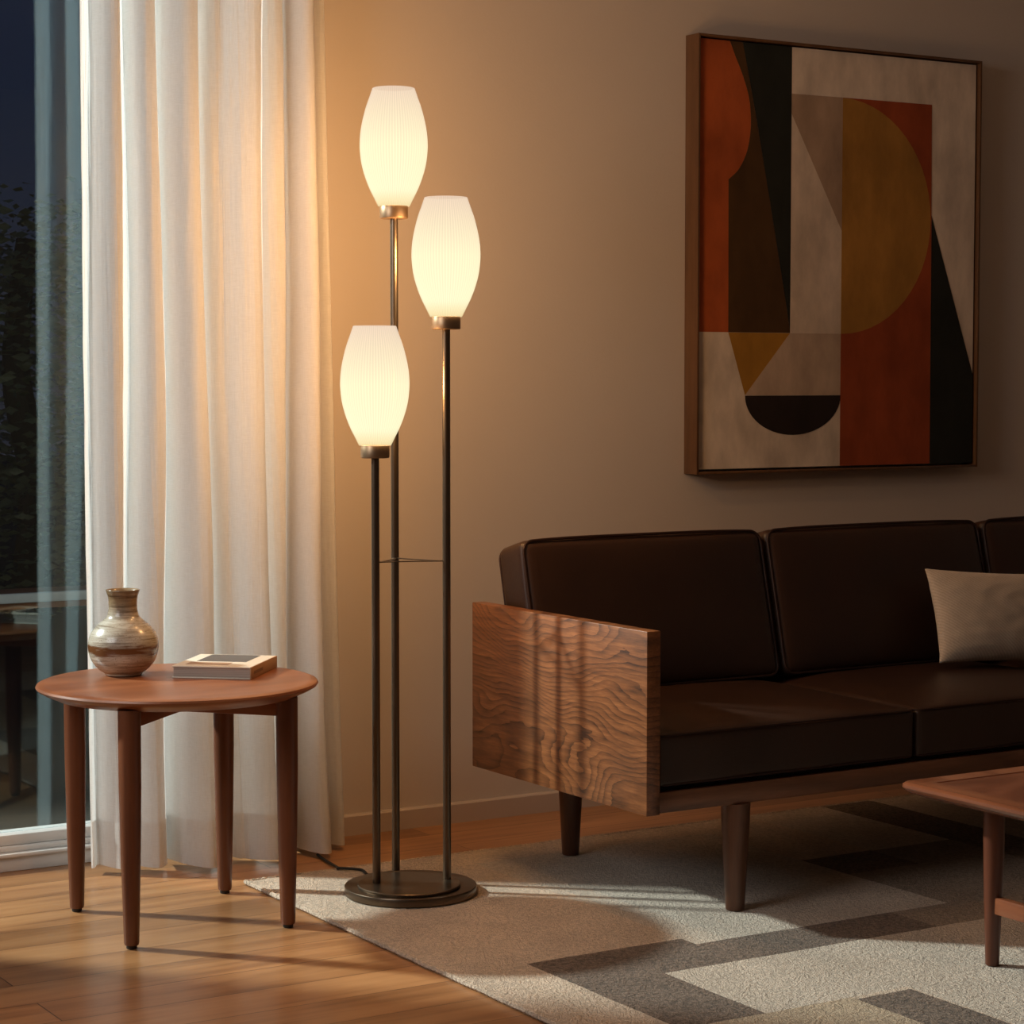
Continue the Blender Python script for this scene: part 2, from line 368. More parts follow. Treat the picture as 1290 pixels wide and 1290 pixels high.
# ================================================================== setting
CEIL = 2.6; WY = -.02
XL, XR, YF = -1.6, 6.4, -6.4
struct(obj('floor', B(XL, XR, YF, .12, -.05, 0), M['floor'], smooth=False))
struct(obj('ceiling', B(XL, XR, YF, .12, CEIL, CEIL+.05), M['ceiling'], smooth=False))
WX0, WX1, GOBO_PIER0, GOBO_PIER1, WX2 = -1.3, .15, .15, .61, 2.12  # the pier is unseen, added to cut the floodlight and darken the floor
bm = bmesh.new()
box(bm, WX2, XR, WY, .12, 0, CEIL); box(bm, GOBO_PIER0, GOBO_PIER1, WY, .12, 0, CEIL); box(bm, XL, WX0, WY, .12, 0, CEIL)
box(bm, WX0, GOBO_PIER0, WY, .12, 2.48, CEIL); box(bm, GOBO_PIER1, WX2, WY, .12, 2.48, CEIL)
struct(obj('wall_back', bm, M['wall'], smooth=False))
struct(obj('wall_left', B(XL-.08, XL, YF, .12, 0, CEIL), M['shell'], smooth=False))
struct(obj('wall_right', B(XR, XR+.08, YF, .12, 0, CEIL), M['shell'], smooth=False))
struct(obj('wall_front', B(XL, XR, YF-.08, YF, 0, CEIL), M['shell'], smooth=False))
bm = bmesh.new()
prof = [(WY, 0), (WY-.015, 0), (WY-.015, .046), (WY-.012, .049), (WY, .050)]
a = [bm.verts.new((WX2+.02, y, z)) for y, z in prof]; b = [bm.verts.new((XR, y, z)) for y, z in prof]
for i in range(len(prof)-1): bm.faces.new((a[i], a[i+1], b[i+1], b[i]))
bm.faces.new(a); bm.faces.new(b[::-1]); bmesh.ops.recalc_face_normals(bm, faces=bm.faces)
struct(obj('baseboard_back', bm, M['skirting'], smooth=False))
def window(n, x0, x1):
    bm = bmesh.new()
    # threshold: lower plinth, a track lip, then the sash rail
    box(bm, x0, x1, .012, .115, 0, .033, .003); box(bm, x0, x1, .004, .115, .033, .042, .003); box(bm, x0, x1, .020, .115, .042, .054, .003)
    box(bm, x0, x1, .034, .10, .054, .079, .004)
    box(bm, x0, x1, .0, .115, 2.42, 2.48, .003)
    box(bm, x0, x0+.05, .034, .10, .082, 2.42, .004); box(bm, x1-.05, x1, .034, .10, .082, 2.42, .004)
    o = struct(obj('window_%d' % n, bm, M['white_frame']))
    obj('glass_pane', B(x0+.045, x1-.045, .060, .066, .08, 2.425), M['glass'], o, smooth=False)
window(1, GOBO_PIER1, WX2); window(2, WX0, GOBO_PIER0)  # second window is unseen, added to pass floodlight beyond the pier
struct(obj('garden_ground', B(-12, 22, .12, 26, -.12, -.06), M['ground'], smooth=False))

# ================================================================== rug
RZ = .012
rx0, rx1, ry0, ry1 = 2.0, 5.0, -3.1, -.375
def rugmesh():
    cells = {}
    order = [  # x0,x1,y0,y1,mat   later wins
        (3.155, 3.60, -1.47, -.86, 3), (3.155, 3.36, -1.02, -.855, 2), (3.60, 3.76, -1.2, ry1, 2), (3.36, 3.60, -.86, ry1, 1),
        (3.76, rx1, -1.3, ry1, 1), (2.16, 3.6, -1.475, -1.335, 3), (2.5, 3.0, -1.475, -1.335, 2),
        (2.155, 2.51, -1.475, -1.285, 2), (2.155, 2.335, -1.775, -1.285, 2),
        (2.335, 3.9, -1.775, -1.475, 1), (2.655, 3.9, -2.6, -1.775, 1), (2.155, 2.525, -2.6, -1.775, 4), (2.525, 2.65, -2.6, -1.79, 2),
        (2.51, 3.155, -1.335, -.5, 1)]
    xs = sorted({rx0, rx1, *[o[0] for o in order], *[o[1] for o in order], *[rx0+i*.05 for i in range(60)]})
    ys = sorted({ry0, ry1, *[o[2] for o in order], *[o[3] for o in order], *[ry0+i*.05 for i in range(55)]})
    xs = [x for x in xs if rx0 <= x <= rx1]; ys = [y for y in ys if ry0 <= y <= ry1]
    bm = bmesh.new()
    def zz(x, y): return RZ - .0012 + .0006*noise.noise((x*9, y*9, 0))
    def wob(x, y):
        wx = wy = 0
        if x == rx0: wx = .003*noise.noise((y*14, 1, 0))
        if y == ry1: wy = .003*noise.noise((x*14, 5, 0))
        inner = rx0 < x < rx1 and ry0 < y < ry1
        if inner: wx = .0025*noise.noise((x*3, y*22, 3)); wy = .0025*noise.noise((x*22, y*3, 8))
        return x+wx, y+wy
    g = [[None]*len(ys) for _ in xs]; lo = [[None]*len(ys) for _ in xs]
    for i, x in enumerate(xs):
        for j, y in enumerate(ys):
            X, Y = wob(x, y); edge = x in (rx0, rx1) or y in (ry0, ry1)
            ins = .004
            g[i][j] = bm.verts.new((X, Y, zz(x, y)-(.003 if edge else 0)))
            if edge: lo[i][j] = bm.verts.new((X, Y, 0.0005))
    for i in range(len(xs)-1):
        for j in range(len(ys)-1):
            cx = (xs[i]+xs[i+1])/2; cy = (ys[j]+ys[j+1])/2; m = 0
            for o in order:
                if o[0] < cx < o[1] and o[2] < cy < o[3]: m = o[4]
            f = bm.faces.new((g[i][j], g[i+1][j], g[i+1][j+1], g[i][j+1])); f.material_index = m
    nx, ny = len(xs), len(ys)
    def side(a, b, c, d):
        f = bm.faces.new((a, b, c, d)); f.material_index = 0
    for i in range(nx-1):
        for j in (0, ny-1): side(g[i][j], lo[i][j], lo[i+1][j], g[i+1][j])
    for j in range(ny-1):
        for i in (0, nx-1): side(g[i][j], g[i][j+1], lo[i][j+1], lo[i][j])
    bmesh.ops.recalc_face_normals(bm, faces=bm.faces)
    return bm
rug = thing('area_rug', 'cream, sand and brown-grey geometric wool rug lying under the sofa and lamp', 'rug')
obj('rug_pile', rugmesh(), [M['rug_cream'], M['rug_light'], M['rug_dark'], M['rug_mid'], M['rug_tan']], rug, smooth=False)
# overcast binding cord along the edges: small stitches
bm = bmesh.new(); pts = []; rr = []
def edge_pts(x0, y0, x1, y1):
    n = int(math.hypot(x1-x0, y1-y0)/.0035)
    for i in range(n):
        t = i/n; x = x0+(x1-x0)*t; y = y0+(y1-y0)*t
        wx = .003*noise.noise((y*14, 1, 0)) if x0 == x1 else 0; wy = .003*noise.noise((x*14, 5, 0)) if y0 == y1 else 0
        pts.append((x+wx, y+wy, .0058)); rr.append(.0048+.0006*math.sin(i*1.6)+.0005*random.random())
edge_pts(rx0, ry0, rx0, ry1); edge_pts(rx0, ry1, rx1, ry1)
tube(bm, pts, rr, 7); obj('edge_binding', bm, M['rug_cream'], rug)

# ================================================================== curtain
def curtain():
    x0, x1 = 1.757, 2.335
    px = [105, 118, 137, 158, 176, 200, 224, 246, 268, 300, 316, 336, 352, 370, 386, 402, 412]
    X = [x0+(p-105)/307*(x1-x0) for p in px]           # alternate ridge / valley along the heading
    Ym = [-.07, -.05, -.105, -.06, -.13, -.055, -.165, -.06, -.13, -.175, -.05, -.13, -.06, -.17, -.07, -.12, -.045]
    NX, NZ = 700, 70; H0, H1 = .012, 2.5
    def prof(s):
        # smooth irregular interpolation (cosine) between ridge/valley points
        for i in range(len(X)-1):
            if s <= X[i+1] or i == len(X)-2:
                t = (s-X[i])/(X[i+1]-X[i]); t = max(0, min(1, t)); c = (1-math.cos(math.pi*t))/2
                return Ym[i]+(Ym[i+1]-Ym[i])*c, (Ym[i+1]-Ym[i])*math.sin(math.pi*t)
    bm = bmesh.new(); grid = []
    for j in range(NZ+1):
        h = j/NZ; z = H0+(H1-H0)*h; row = []
        for i in range(NX+1):
            u = i/NX; s = x0+(x1-x0)*u
            drift = .012*math.sin(z*2.1+u*9)+.010*noise.noise((u*5, z*1.3, 2))
            w = math.sin(math.pi*u)**.5 if 0 < u < 1 else 0
            y, dy = prof(min(x1, max(x0, s+drift*w)))
            flare = (1-h)**3
            x = s + dy*.18*w + (.028*u**2)*(1-h) - .010*(1-h)*(1-u)
            y = -.012 + (y)*(1+.30*flare) - .012*flare + .004*noise.noise((u*40, z*5, 7))*w
            y = min(y, -.045)
            # small creases near the leading edge
            y += .004*noise.noise((u*120, z*9, 3))*max(0, 1-u*9) + .0015*noise.noise((u*160, z*3, 11))
            zz = z
            if j == 0: zz += .008*noise.noise((u*11, 4, 0))+.004
            row.append(bm.verts.new((x, y, zz)))
        grid.append(row)
    for j in range(NZ):
        for i in range(NX): bm.faces.new((grid[j][i], grid[j][i+1], grid[j+1][i+1], grid[j+1][i]))
    # doubled hem: second layer just in front, from the floor to 9 cm
    hem = bmesh.new(); g2 = []
    for j in range(0, 5):
        row = []
        for i in range(NX+1):
            a = grid[min(j, 3)][i].co.copy()
            if j == 4: a = grid[3][i].co.lerp(grid[2][i].co, .12); a.y += 0.0006
            a.y -= .0022
            row.append(hem.verts.new(a))
        g2.append(row)
    for j in range(0, 3):
        for i in range(NX): hem.faces.new((g2[j][i], g2[j][i+1], g2[j+1][i+1], g2[j+1][i]))
    t = thing('window_curtain', 'floor-length sheer white linen curtain hanging in folds beside the dark window', 'curtain', (2.05, -.1, 0))
    inv = (-2.05, .1, 0)
    for nm, b_ in (('curtain_panel', bm), ('hem', hem)):
        bmesh.ops.translate(b_, verts=b_.verts, vec=inv)
        obj(nm, b_, M['curtain'], t, angle=180)
    rod = bmesh.new(); tube(rod, [(-.75, 0, 2.52), (.36, 0, 2.52)], .012, 16); obj('curtain_rod', rod, M['bronze'], t)
    for bx_ in (-.6, .33): rk = bmesh.new(); tube(rk, [(bx_, 0, 2.52), (bx_, 0, CEIL)], .006, 10); obj('rod_bracket', rk, M['bronze'], t)
curtain()

# ================================================================== side table
T = thing('side_table', 'small round teak side table with four tapered legs standing by the curtain', 'table', (1.757, -.588, 0))
TZ = .49; TR = .283
bm = bmesh.new()
lathe(bm, [(.20, TZ-.032), (.245, TZ-.028), (TR-.012, TZ-.016), (TR-.003, TZ-.011), (TR, TZ-.007), (TR-.002, TZ-.003), (TR-.008, TZ-.0005), (TR-.02, TZ), (.15, TZ), (.01, TZ)], 128)
obj('table_top', bm, M['teak'], T)
legs = [(1.601, -.415), (1.584, -.758), (1.929, -.425), (1.915, -.764)]
for lx, ly in legs:
    bm = bmesh.new(); lx -= 1.757; ly += .588
    lathe(bm, [(.0138, .008), (.0148, .012), (.0190, .17), (.0216, .32), (.0220, TZ-.0245)], 32, (lx, ly, 0))
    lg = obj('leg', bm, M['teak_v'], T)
    bm = bmesh.new(); lathe(bm, [(.0095, .0005), (.0105, .002), (.0105, .0085)], 24, (lx, ly, 0)); obj('foot_glide', bm, M['rubber'], lg)
for a, b_ in ((0, 3), (1, 2)):
    p = Vector((legs[a][0]-1.757, legs[a][1]+.588, 0)); q = Vector((legs[b_][0]-1.757, legs[b_][1]+.588, 0))
    d = q-p; ang = math.atan2(d.y, d.x); l = d.length/2; mid = (p+q)/2
    bm = B(-l+.012, l-.012, -.010, .010, -.062 if a == 0 else -.0615, -.030, .002)
    obj('cross_brace', bm, M['teak'], T, (mid.x, mid.y, TZ), rot=(0, 0, ang))

# vase
bm = bmesh.new()
o_ = [(.034, 0), (.038, .002), (.0395, .005), (.052, .014), (.065, .031), (.0715, .052), (.0715, .070), (.066, .087), (.055, .102), (.042, .113), (.0335, .122), (.0298, .134), (.0290, .146), (.0300, .160), (.0330, .171), (.0345, .1745), (.0340, .177), (.0318, .1768)]
i_ = [(.0285, .168), (.0255, .155), (.0255, .135), (.032, .118), (.055, .095), (.065, .065), (.05, .02), (.01, .008)]
def catm(pr, k=4):
    v = smoothpts([(a, 0, b_) for a, b_ in pr], k); return [(p.x, p.z) for p in v]
lathe(bm, catm(o_)+catm(i_, 3), 80, cap0=True, cap1=True)
vase = obj('ceramic_vase', bm, M['vase'], None, (1.694, -.452, TZ), angle=80)
tag(vase, 'round-bellied speckled stoneware vase with a brown band and short neck, on the side table', 'vase')

# book
bk = thing('hardcover_book', 'cream hardcover book with a grey picture on its cover, lying on the side table', 'book', (1.887, -.528, TZ), R(-41))
bw_, bd_, bt = .083, .098, .025     # half width, half depth
bm = bmesh.new(); box(bm, -bw_+.003, bw_-.001, -bd_+.003, bd_-.003, .0025, bt-.0025); obj('pages', bm, M['pages'], bk, smooth=False)
obj('cover_board', B(-bw_, bw_, -bd_, bd_, bt-.0028, bt, .0006), M['cover'], bk)
obj('cover_board', B(-bw_, bw_, -bd_, bd_, 0.0002, .0026, .0006), M['cover'], bk)
sp_ = obj('spine', B(bw_-.0012, bw_+.002, -bd_, bd_, .0002, bt, .0009), M['spine'], bk)
obj('spine_title', B(bw_+.0018, bw_+.0023, -bd_+.02, -bd_+.085, .009, .015), M['spine_ink'], sp_, smooth=False)
obj('cover_picture', B(-.055, .051, -.018, .092, bt, bt+.0003), M['cover_grey'], bk, smooth=False)
obj('cover_print', B(-.063, .027, -.069, -.032, bt, bt+.0003), M['cover_tan'], bk, smooth=False)

# ================================================================== floor lamp
lx0, ly0 = 2.245, -.675
LP = thing('floor_lamp', 'dark bronze floor lamp with three glowing ribbed white glass shades on a round base', 'floor lamp', (lx0, ly0, RZ))
bm = bmesh.new(); lathe(bm, [(.136, .0), (.1395, .0012), (.140, .003), (.140, .0165), (.1392, .0178), (.1375, .0183), (.02, .0184)], 128); obj('base', bm, M['bronze'], LP)
bm = bmesh.new(); lathe(bm, [(.107, .0184), (.1085, .019), (.109, .020), (.109, .0240), (.1075, .0252), (.02, .0253)], 128, (-.011, -.014, 0)); obj('base_plate', bm, M['bronze'], LP)
poles = [  # x, y, cup bottom z, label
    (2.176, -.652, .9345, 'lowest ribbed glass shade'), (2.268, -.568, 1.4395, 'highest ribbed glass shade'), (2.321, -.698, 1.203, 'middle-height ribbed glass shade')]
for (x, y, z, lb) in poles:
    X, Y, Z = x-lx0, y-ly0, z-RZ
    bm = bmesh.new(); lathe(bm, [(.0085, .0253), (.0085, Z+.002)], 24, (X, Y, 0)); 
    pl = obj('pole', bm, M['bronze'], LP)
    bm = bmesh.new(); lathe(bm, [(.006, 0), (.028, 0), (.0298, .0012), (.0302, .003), (.0302, .0255), (.0295, .0270), (.0275, .0272), (.0268, .021), (.006, .02)], 48, (0, 0, 0))
    obj('shade_holder', bm, M['bronze_cup'], LP, (X, Y, Z))
    # widest a little above the middle of the shade height as in the photo
    pr_ = [(0, .0330), (.07, .0415), (.15, .0512), (.25, .0607), (.36, .0680), (.47, .0713), (.55, .0716), (.64, .0697), (.74, .0650), (.84, .0585), (.93, .0507), (1.0, .0448)]
    cv = catm([(r, h*.2480) for h, r in pr_], 4)
    prof_ = cv + [(.0437, .2490), (.0422, .2475)] + [(r-.0028, z2) for r, z2 in cv[::-1][1:-1:3]]
    bm = bmesh.new(); lathe(bm, prof_, 360, cap0=False, cap1=False, rib=.006, nrib=72)
    sh = obj('glass_shade', bm, M['shade'], LP, (X, Y, Z+.0262), angle=180); sh['label'] = lb
    for k, (e, dz) in enumerate(((5.0, .13),)):
        d = bpy.data.lights.new('bulb_light', 'POINT'); d.energy = 25.0; d.color = (1, .54, .22); d.shadow_soft_size = .03
        lo_ = bpy.data.objects.new('bulb_light', d); C.objects.link(lo_); lo_.parent = LP; lo_.location = (X, Y, Z+.0262+dz)
bm = bmesh.new(); hz = .716-RZ
tri = [Vector((p[0]-lx0, p[1]-ly0, hz)) for p in poles]; cen = sum(tri, Vector())/3
for i in range(3):
    a, b_ = tri[i], tri[(i+1) % 3]
    pts = [a.lerp(b_, t/12) + (cen-a.lerp(b_, .5))*(.22*math.sin(math.pi*t/12)) for t in range(13)]
    n0 = len(bm.verts)
    # flat strip, 10 mm wide and 2 mm thick
    prev = None
    for k, p in enumerate(pts):
        q = pts[min(k+1, 12)]-pts[max(k-1, 0)]; nrm = Vector((-q.y, q.x, 0)).normalized()*.0042
        ring = [bm.verts.new(p+nrm+Vector((0,0,s))) for s in (.001, -.001)] + [bm.verts.new(p-nrm+Vector((0,0,s))) for s in (-.001, .001)]
        if prev:
            for e in range(4): bm.faces.new((prev[e], prev[(e+1) % 4], ring[(e+1) % 4], ring[e]))
        prev = ring
bmesh.ops.recalc_face_normals(bm, faces=bm.faces)
obj('pole_brace', bm, M['bronze'], LP)
cpts = smoothpts([(2.262, -.20, .004), (2.25, -.26, .0045), (2.235, -.36, .006), (2.215, -.40, RZ+.004), (2.25, -.44, RZ+.0035), (2.235, -.50, RZ+.0035), (2.225, -.545, RZ+.006)], 10)
cpts = [(p[0]-lx0, p[1]-ly0, p[2]-RZ) for p in cpts]
bm = bmesh.new(); tube(bm, cpts, .0032, 8); obj('power_cord', bm, M['rubber'], LP)

# ================================================================== sofa
SF = thing('sofa', 'long dark brown leather sofa with flat figured walnut side panels and tapered legs', 'sofa', (3.57, -.84, 0))
ox, oy = -3.57, .84
sx0, sx1 = 2.5, 4.64; fy, by = -1.18, -.50
def SB(x0, x1, y0, y1, z0, z1, bev=0): return B(x0+ox, x1+ox, y0+oy, y1+oy, z0, z1, bev=bev)
obj('side_panel', SB(sx0, sx0+.033, fy, by, .2335, .602, .0018), M['walnut'], SF)
obj('side_panel', SB(sx1-.033, sx1, fy, by, .2335, .602, .0018), M['walnut'], SF)
obj('seat_rail', SB(sx0+.033, sx1-.033, fy+.008, fy+.030, .2345, .276, .0015), M['walnut_x'], SF)
obj('back_panel', SB(sx0+.033, sx1-.033, by-.022, by, .2345, .585, .0015), M['walnut_x'], SF)
obj('seat_deck', SB(sx0+.035, sx1-.035, fy+.031, by-.023, .245, .281), M['deck'], SF)
for lx in (2.742, sx1-.242):
    for ly in (-1.152, -.532):
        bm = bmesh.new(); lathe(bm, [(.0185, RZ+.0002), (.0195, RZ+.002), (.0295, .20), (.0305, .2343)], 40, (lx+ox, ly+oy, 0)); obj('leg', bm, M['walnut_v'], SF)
def cushion(w, d, h, r, puff=.0, puff_top=0.0, nx=48, ny=30, nz=14, seed=0):
    """soft box centred on the origin in x,y and standing on z=0; returns bmesh"""
    bm = bmesh.new(); bmesh.ops.create_cube(bm, size=1)
    bmesh.ops.subdivide_edges(bm, edges=list(bm.edges), cuts=23, use_grid_fill=True)
    hw, hd, hh = w/2, d/2, h/2
    for v in bm.verts:
        p = Vector((v.co.x*2, v.co.y*2, v.co.z*2))   # -1..1
        # concentrate points near edges
        q = Vector([math.copysign(1-(1-abs(c))**1.6, c) for c in p])
        P_ = Vector((q.x*hw, q.y*hd, q.z*hh))
        inn = Vector((max(-hw+r, min(hw-r, P_.x)), max(-hd+r, min(hd-r, P_.y)), max(-hh+r, min(hh-r, P_.z))))
        dd = P_-inn
        if dd.length > 1e-9:
            mx = max(abs(dd.x), abs(dd.y), abs(dd.z)); P_ = inn+dd.normalized()*mx if mx > 0 else P_
        fx = max(0, 1-q.x**4); fy_ = max(0, 1-q.y**4); fz = max(0, 1-q.z**4)
        P_.z += (puff_top if P_.z > 0 else puff_top*.0)*fx*fy_*abs(q.z)
        P_.y += math.copysign(puff*fx*fz*abs(q.y), q.y)
        P_.x += math.copysign(puff*.3*fy_*fz*abs(q.x), q.x)
        k = noise.noise((P_.x*7+seed, P_.y*7, P_.z*7))
        P_ += Vector((0, .0035*k if abs(q.y) > .9 else 0, .003*k if q.z > .9 else 0))
        ed = abs(q.x)**10*.6+abs(q.z)**10*.4
        P_ += Vector((0, math.copysign(.0030*ed*math.sin((q.x+q.z*.8)*38+seed+3*noise.noise((q.x*3, q.z*3, seed))), q.y) if abs(q.y) > .93 and max(abs(q.x), abs(q.z)) < .97 else 0, 0))
        v.co = P_+Vector((0, 0, hh))
    bmesh.ops.recalc_face_normals(bm, faces=bm.faces)
    return bm
def loop_rect(w, h, r, n=8):
    pts = []
    for cx, cz, a0 in ((w/2-r, h/2-r, 0), (-w/2+r, h/2-r, 90), (-w/2+r, -h/2+r, 180), (w/2-r, -h/2+r, 270)):
        for k in range(n+1):
            a = R(a0+90*k/n); pts.append((cx+r*math.cos(a), cz+r*math.sin(a)))
    # add points on long straights
    out = []
    for i, p in enumerate(pts):
        q = pts[(i+1) % len(pts)]; l = math.hypot(q[0]-p[0], q[1]-p[1]); m = max(1, int(l/.02))
        for k in range(m): out.append((p[0]+(q[0]-p[0])*k/m, p[1]+(q[1]-p[1])*k/m))
    return out
SEATS = [(2.537, 3.212), (3.216, 3.888), (3.892, 4.603)]
for si, (a, b_) in enumerate(SEATS):
    w = b_-a-.002; y0, y1 = -1.168, -.560
    bm = cushion(w, y1-y0, .108, .012, .003, .020, seed=si*5)
    c = obj('seat_cushion', bm, M['leather'], SF, ((a+b_)/2+ox, (y0+y1)/2+oy, .2835), angle=60)
    for zz in (.1045, .006):
        bm = bmesh.new(); lp = loop_rect(w-.003, y1-y0-.003, .016)
        pts = []
        for (x, y) in lp:
            fx = max(0, 1-(2*x/w)**4); pts.append((x, y-(.003*fx if y < 0 else 0), zz+(.002*fx if zz > .05 else 0)))
        tube(bm, pts, .0026, 6, True); obj('piping', bm, M['piping'], c)
BACKS = [(2.553, 3.213), (3.228, 3.898), (3.913, 4.600)]
for si, (a, b_) in enumerate(BACKS):
    w = b_-a; hgt, th = .345, .108
    bm = cushion(w, th, hgt, .018, .014, .006, seed=30+si*7)
    tilt = R(13.5)
    c = obj('back_cushion', bm, M['leather'], SF, ((a+b_)/2+ox, -.652+oy, .398), rot=(-tilt, 0, 0), angle=60)
    for yy in (-th/2+.003, th/2-.003):
        bm = bmesh.new(); pts = []
        for (x, z) in loop_rect(w-.006, hgt-.006, .026):
            fx = max(0, 1-(2*x/w)**4); fz = max(0, 1-(2*z/hgt)**4)
            pts.append((x, yy, z+hgt/2+(.0055*fx if z > .1 else 0)))
        tube(bm, pts, .0032, 6, True); obj('piping', bm, M['piping'], c)

# throw pillow
def pillow(w, h, t):
    bm = bmesh.new(); n = 44
    def surf(u, v, s):
        x = u*w/2*(1-.055*(1-v*v)*abs(u)**1.5) ; z = v*h/2*(1-.12*(1-u*u)*abs(v)**1.5)*(1-.05*u*u*v*v)
        k = max(0, (1-abs(u)**2.6))*max(0, (1-abs(v)**2.6))
        y = s*t/2*k**.55 + .003*noise.noise((u*5, v*5, s*3))*(k**.3)
        return (x, y, z)
    gr = {}
    for s in (-1, 1):
        for i in range(n+1):
            for j in range(n+1):
                e = i in (0, n) or j in (0, n)
                if e and s == 1: gr[s, i, j] = gr[-1, i, j]; continue
                u = 2*i/n-1; v = 2*j/n-1
                u = math.sin(u*math.pi/2)*.5+u*.5; v = math.sin(v*math.pi/2)*.5+v*.5
                gr[s, i, j] = bm.verts.new(surf(u, v, 0 if e else s))
    for s in (-1, 1):
        for i in range(n):
            for j in range(n):
                bm.faces.new((gr[s, i, j], gr[s, i+1, j], gr[s, i+1, j+1], gr[s, i, j+1]))
    bmesh.ops.recalc_face_normals(bm, faces=bm.faces); return bm
pw = obj('throw_pillow', pillow(.46, .245, .10), M['pillow'], None, (3.826, -.812, .523), rot=(R(-20), R(3.6), R(-5)), angle=180)
tag(pw, 'oatmeal woven lumbar pillow leaning on the sofa back', 'pillow')

# ================================================================== coffee table
CT = thing('coffee_table', 'low rectangular brown wooden coffee table with rounded corners on the rug before the sofa', 'table', (3.25, -1.93, 0))
cx, cy = -3.25, 1.93; tx0, tx1, ty0, ty1 = 2.757, 3.80, -2.235, -1.622; ct = .350
def rrect(x0, x1, y0, y1, r, n=10):
    o = []
    for X, Y, a0 in ((x1-r, y1-r, 0), (x0+r, y1-r, 90), (x0+r, y0+r, 180), (x1-r, y0+r, 270)):
        for k in range(n+1): a = R(a0+90*k/n); o.append((X+r*math.cos(a), Y+r*math.sin(a)))
    return o
def slab(x0, x1, y0, y1, r, levels):
    """levels: (inset, z)"""
    bm = bmesh.new(); rings = []
    for ins, z in levels: rings.append([bm.verts.new((x+cx, y+cy, z)) for x, y in rrect(x0+ins, x1-ins, y0+ins, y1-ins, max(.002, r-ins))])
    for a, b_ in zip(rings, rings[1:]):
        for i in range(len(a)): bm.faces.new((a[i], a[(i+1) % len(a)], b_[(i+1) % len(a)], b_[i]))
    bm.faces.new(rings[0][::-1]); bm.faces.new(rings[-1]); bmesh.ops.recalc_face_normals(bm, faces=bm.faces); return bm
obj('table_top', slab(tx0, tx1, ty0, ty1, .030, [(.040, ct-.030), (.012, ct-.020), (.003, ct-.014), (0, ct-.009), (.001, ct-.004), (.006, ct-.0008), (.012, ct), (.052, ct), (.0525, ct-.0022), (.054, ct-.0022)]), M['rose_y'], CT)
obj('inset_panel', slab(tx0+.054, tx1-.054, ty0+.054, ty1-.054, .004, [(0, ct-.004), (0, ct-.0010)]), M['rose'], CT, smooth=False)
for lx in (2.887, 3.67):
    for ly in (-1.748, -2.11):
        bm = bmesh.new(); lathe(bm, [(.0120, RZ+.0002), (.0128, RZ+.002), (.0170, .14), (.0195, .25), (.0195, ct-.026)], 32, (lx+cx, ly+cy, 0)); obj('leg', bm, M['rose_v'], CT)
    obj('stretcher', B(lx-.009+cx, lx+.009+cx, -2.102+cy, -1.756+cy, .110, .142, .003), M['rose_y'], CT)

# ================================================================== picture
fx0, fx1, fz0, fz1, fyy = 3.427, 4.411, .8505, 1.989, -.078
PT = thing('framed_painting', 'large abstract painting of rust, ochre and black shapes, framed above the sofa', 'picture', ((fx0+fx1)/2, WY, (fz0+fz1)/2))
pcx, pcz = -(fx0+fx1)/2, -(fz0+fz1)/2
tk = .0065
def FB(x0, x1, z0, z1, m, nm): obj(nm, B(x0+pcx, x1+pcx, fyy-WY, -.001, z0+pcz, z1+pcz, bev=.0008), m, PT)
FB(fx0, fx0+tk, fz0, fz1, M['frame_wood'], 'frame_rail'); FB(fx1-tk, fx1, fz0, fz1, M['frame_wood'], 'frame_rail')
FB(fx0+tk, fx1-tk, fz1-tk, fz1, M['frame_wood'], 'frame_rail'); FB(fx0+tk, fx1-tk, fz0, fz0+tk, M['frame_wood'], 'frame_rail')
k_ = (4.75-.068)/(4.75-.058)
shapes = []
def sh_(mat, pts): shapes.append((mat, pts))
c0, c1, z0_, z1_ = 3.4475, 4.4075, .8625, 1.980
sh_('cream', [(c0, z0_), (c1, z0_), (c1, z1_), (c0, z1_)])
sh_('rust', [(c0, 1.222), (3.543, 1.222), (3.543, 1.621), *[(p.x, p.z) for p in smoothpts([(3.541, 0, 1.621), (3.575, 0, 1.65), (3.602, 0, 1.70), (3.613, 0, 1.765), (3.607, 0, 1.835), (3.585, 0, 1.895), (3.562, 0, 1.94), (3.543, 0, z1_)], 5)], (c0, z1_)])
curve = [(p.x, p.z) for p in smoothpts([(3.541, 0, 1.621), (3.575, 0, 1.65), (3.602, 0, 1.70), (3.613, 0, 1.765), (3.607, 0, 1.835), (3.585, 0, 1.895), (3.562, 0, 1.94), (3.543, 0, z1_)], 5)]
sh_('brown', [(3.543, 1.222), (3.749, 1.222), (3.739, 1.28), (3.68, 1.56), (3.628, 1.80), (3.585, z1_), *curve[::-1]])
sh_('black', [(3.585, z1_), (3.628, 1.80), (3.68, 1.56), (3.739, 1.28), (3.749, 1.222), (3.749, z1_)])
sh_('ochre2', [(3.543, 1.2215), (3.599, 1.056), (3.749, 1.2215)])
sh_('greige', [(3.749, 1.2215), (3.599, 1.056), (3.925, 1.056), (3.925, 1.2215)])
n_ = 28
sh_('plum', [(3.599, 1.055)] + [(3.762-.163*math.cos(math.pi*i/n_), 1.055-.106*math.sin(math.pi*i/n_)) for i in range(1, n_)] + [(3.925, 1.055)])
sh_('taupe', [(3.749, 1.857), (3.749, 1.804), (3.924, 1.50), (3.924, 1.858)])
sh_('cream2', [(3.749, 1.804), (3.749, 1.2215), (3.924, 1.2215), (3.924, 1.50)])
sh_('rust2', [(3.924, z0_), (4.249, z0_), (4.246, 1.554), (4.243, 1.859), (3.924, 1.858)])
sh_('ochre', [(3.924, 1.8575)] + [(3.924+.319*math.sin(math.pi*i/n_), 1.5395+.318*math.cos(math.pi*i/n_)) for i in range(1, n_)] + [(3.924, 1.2215)])
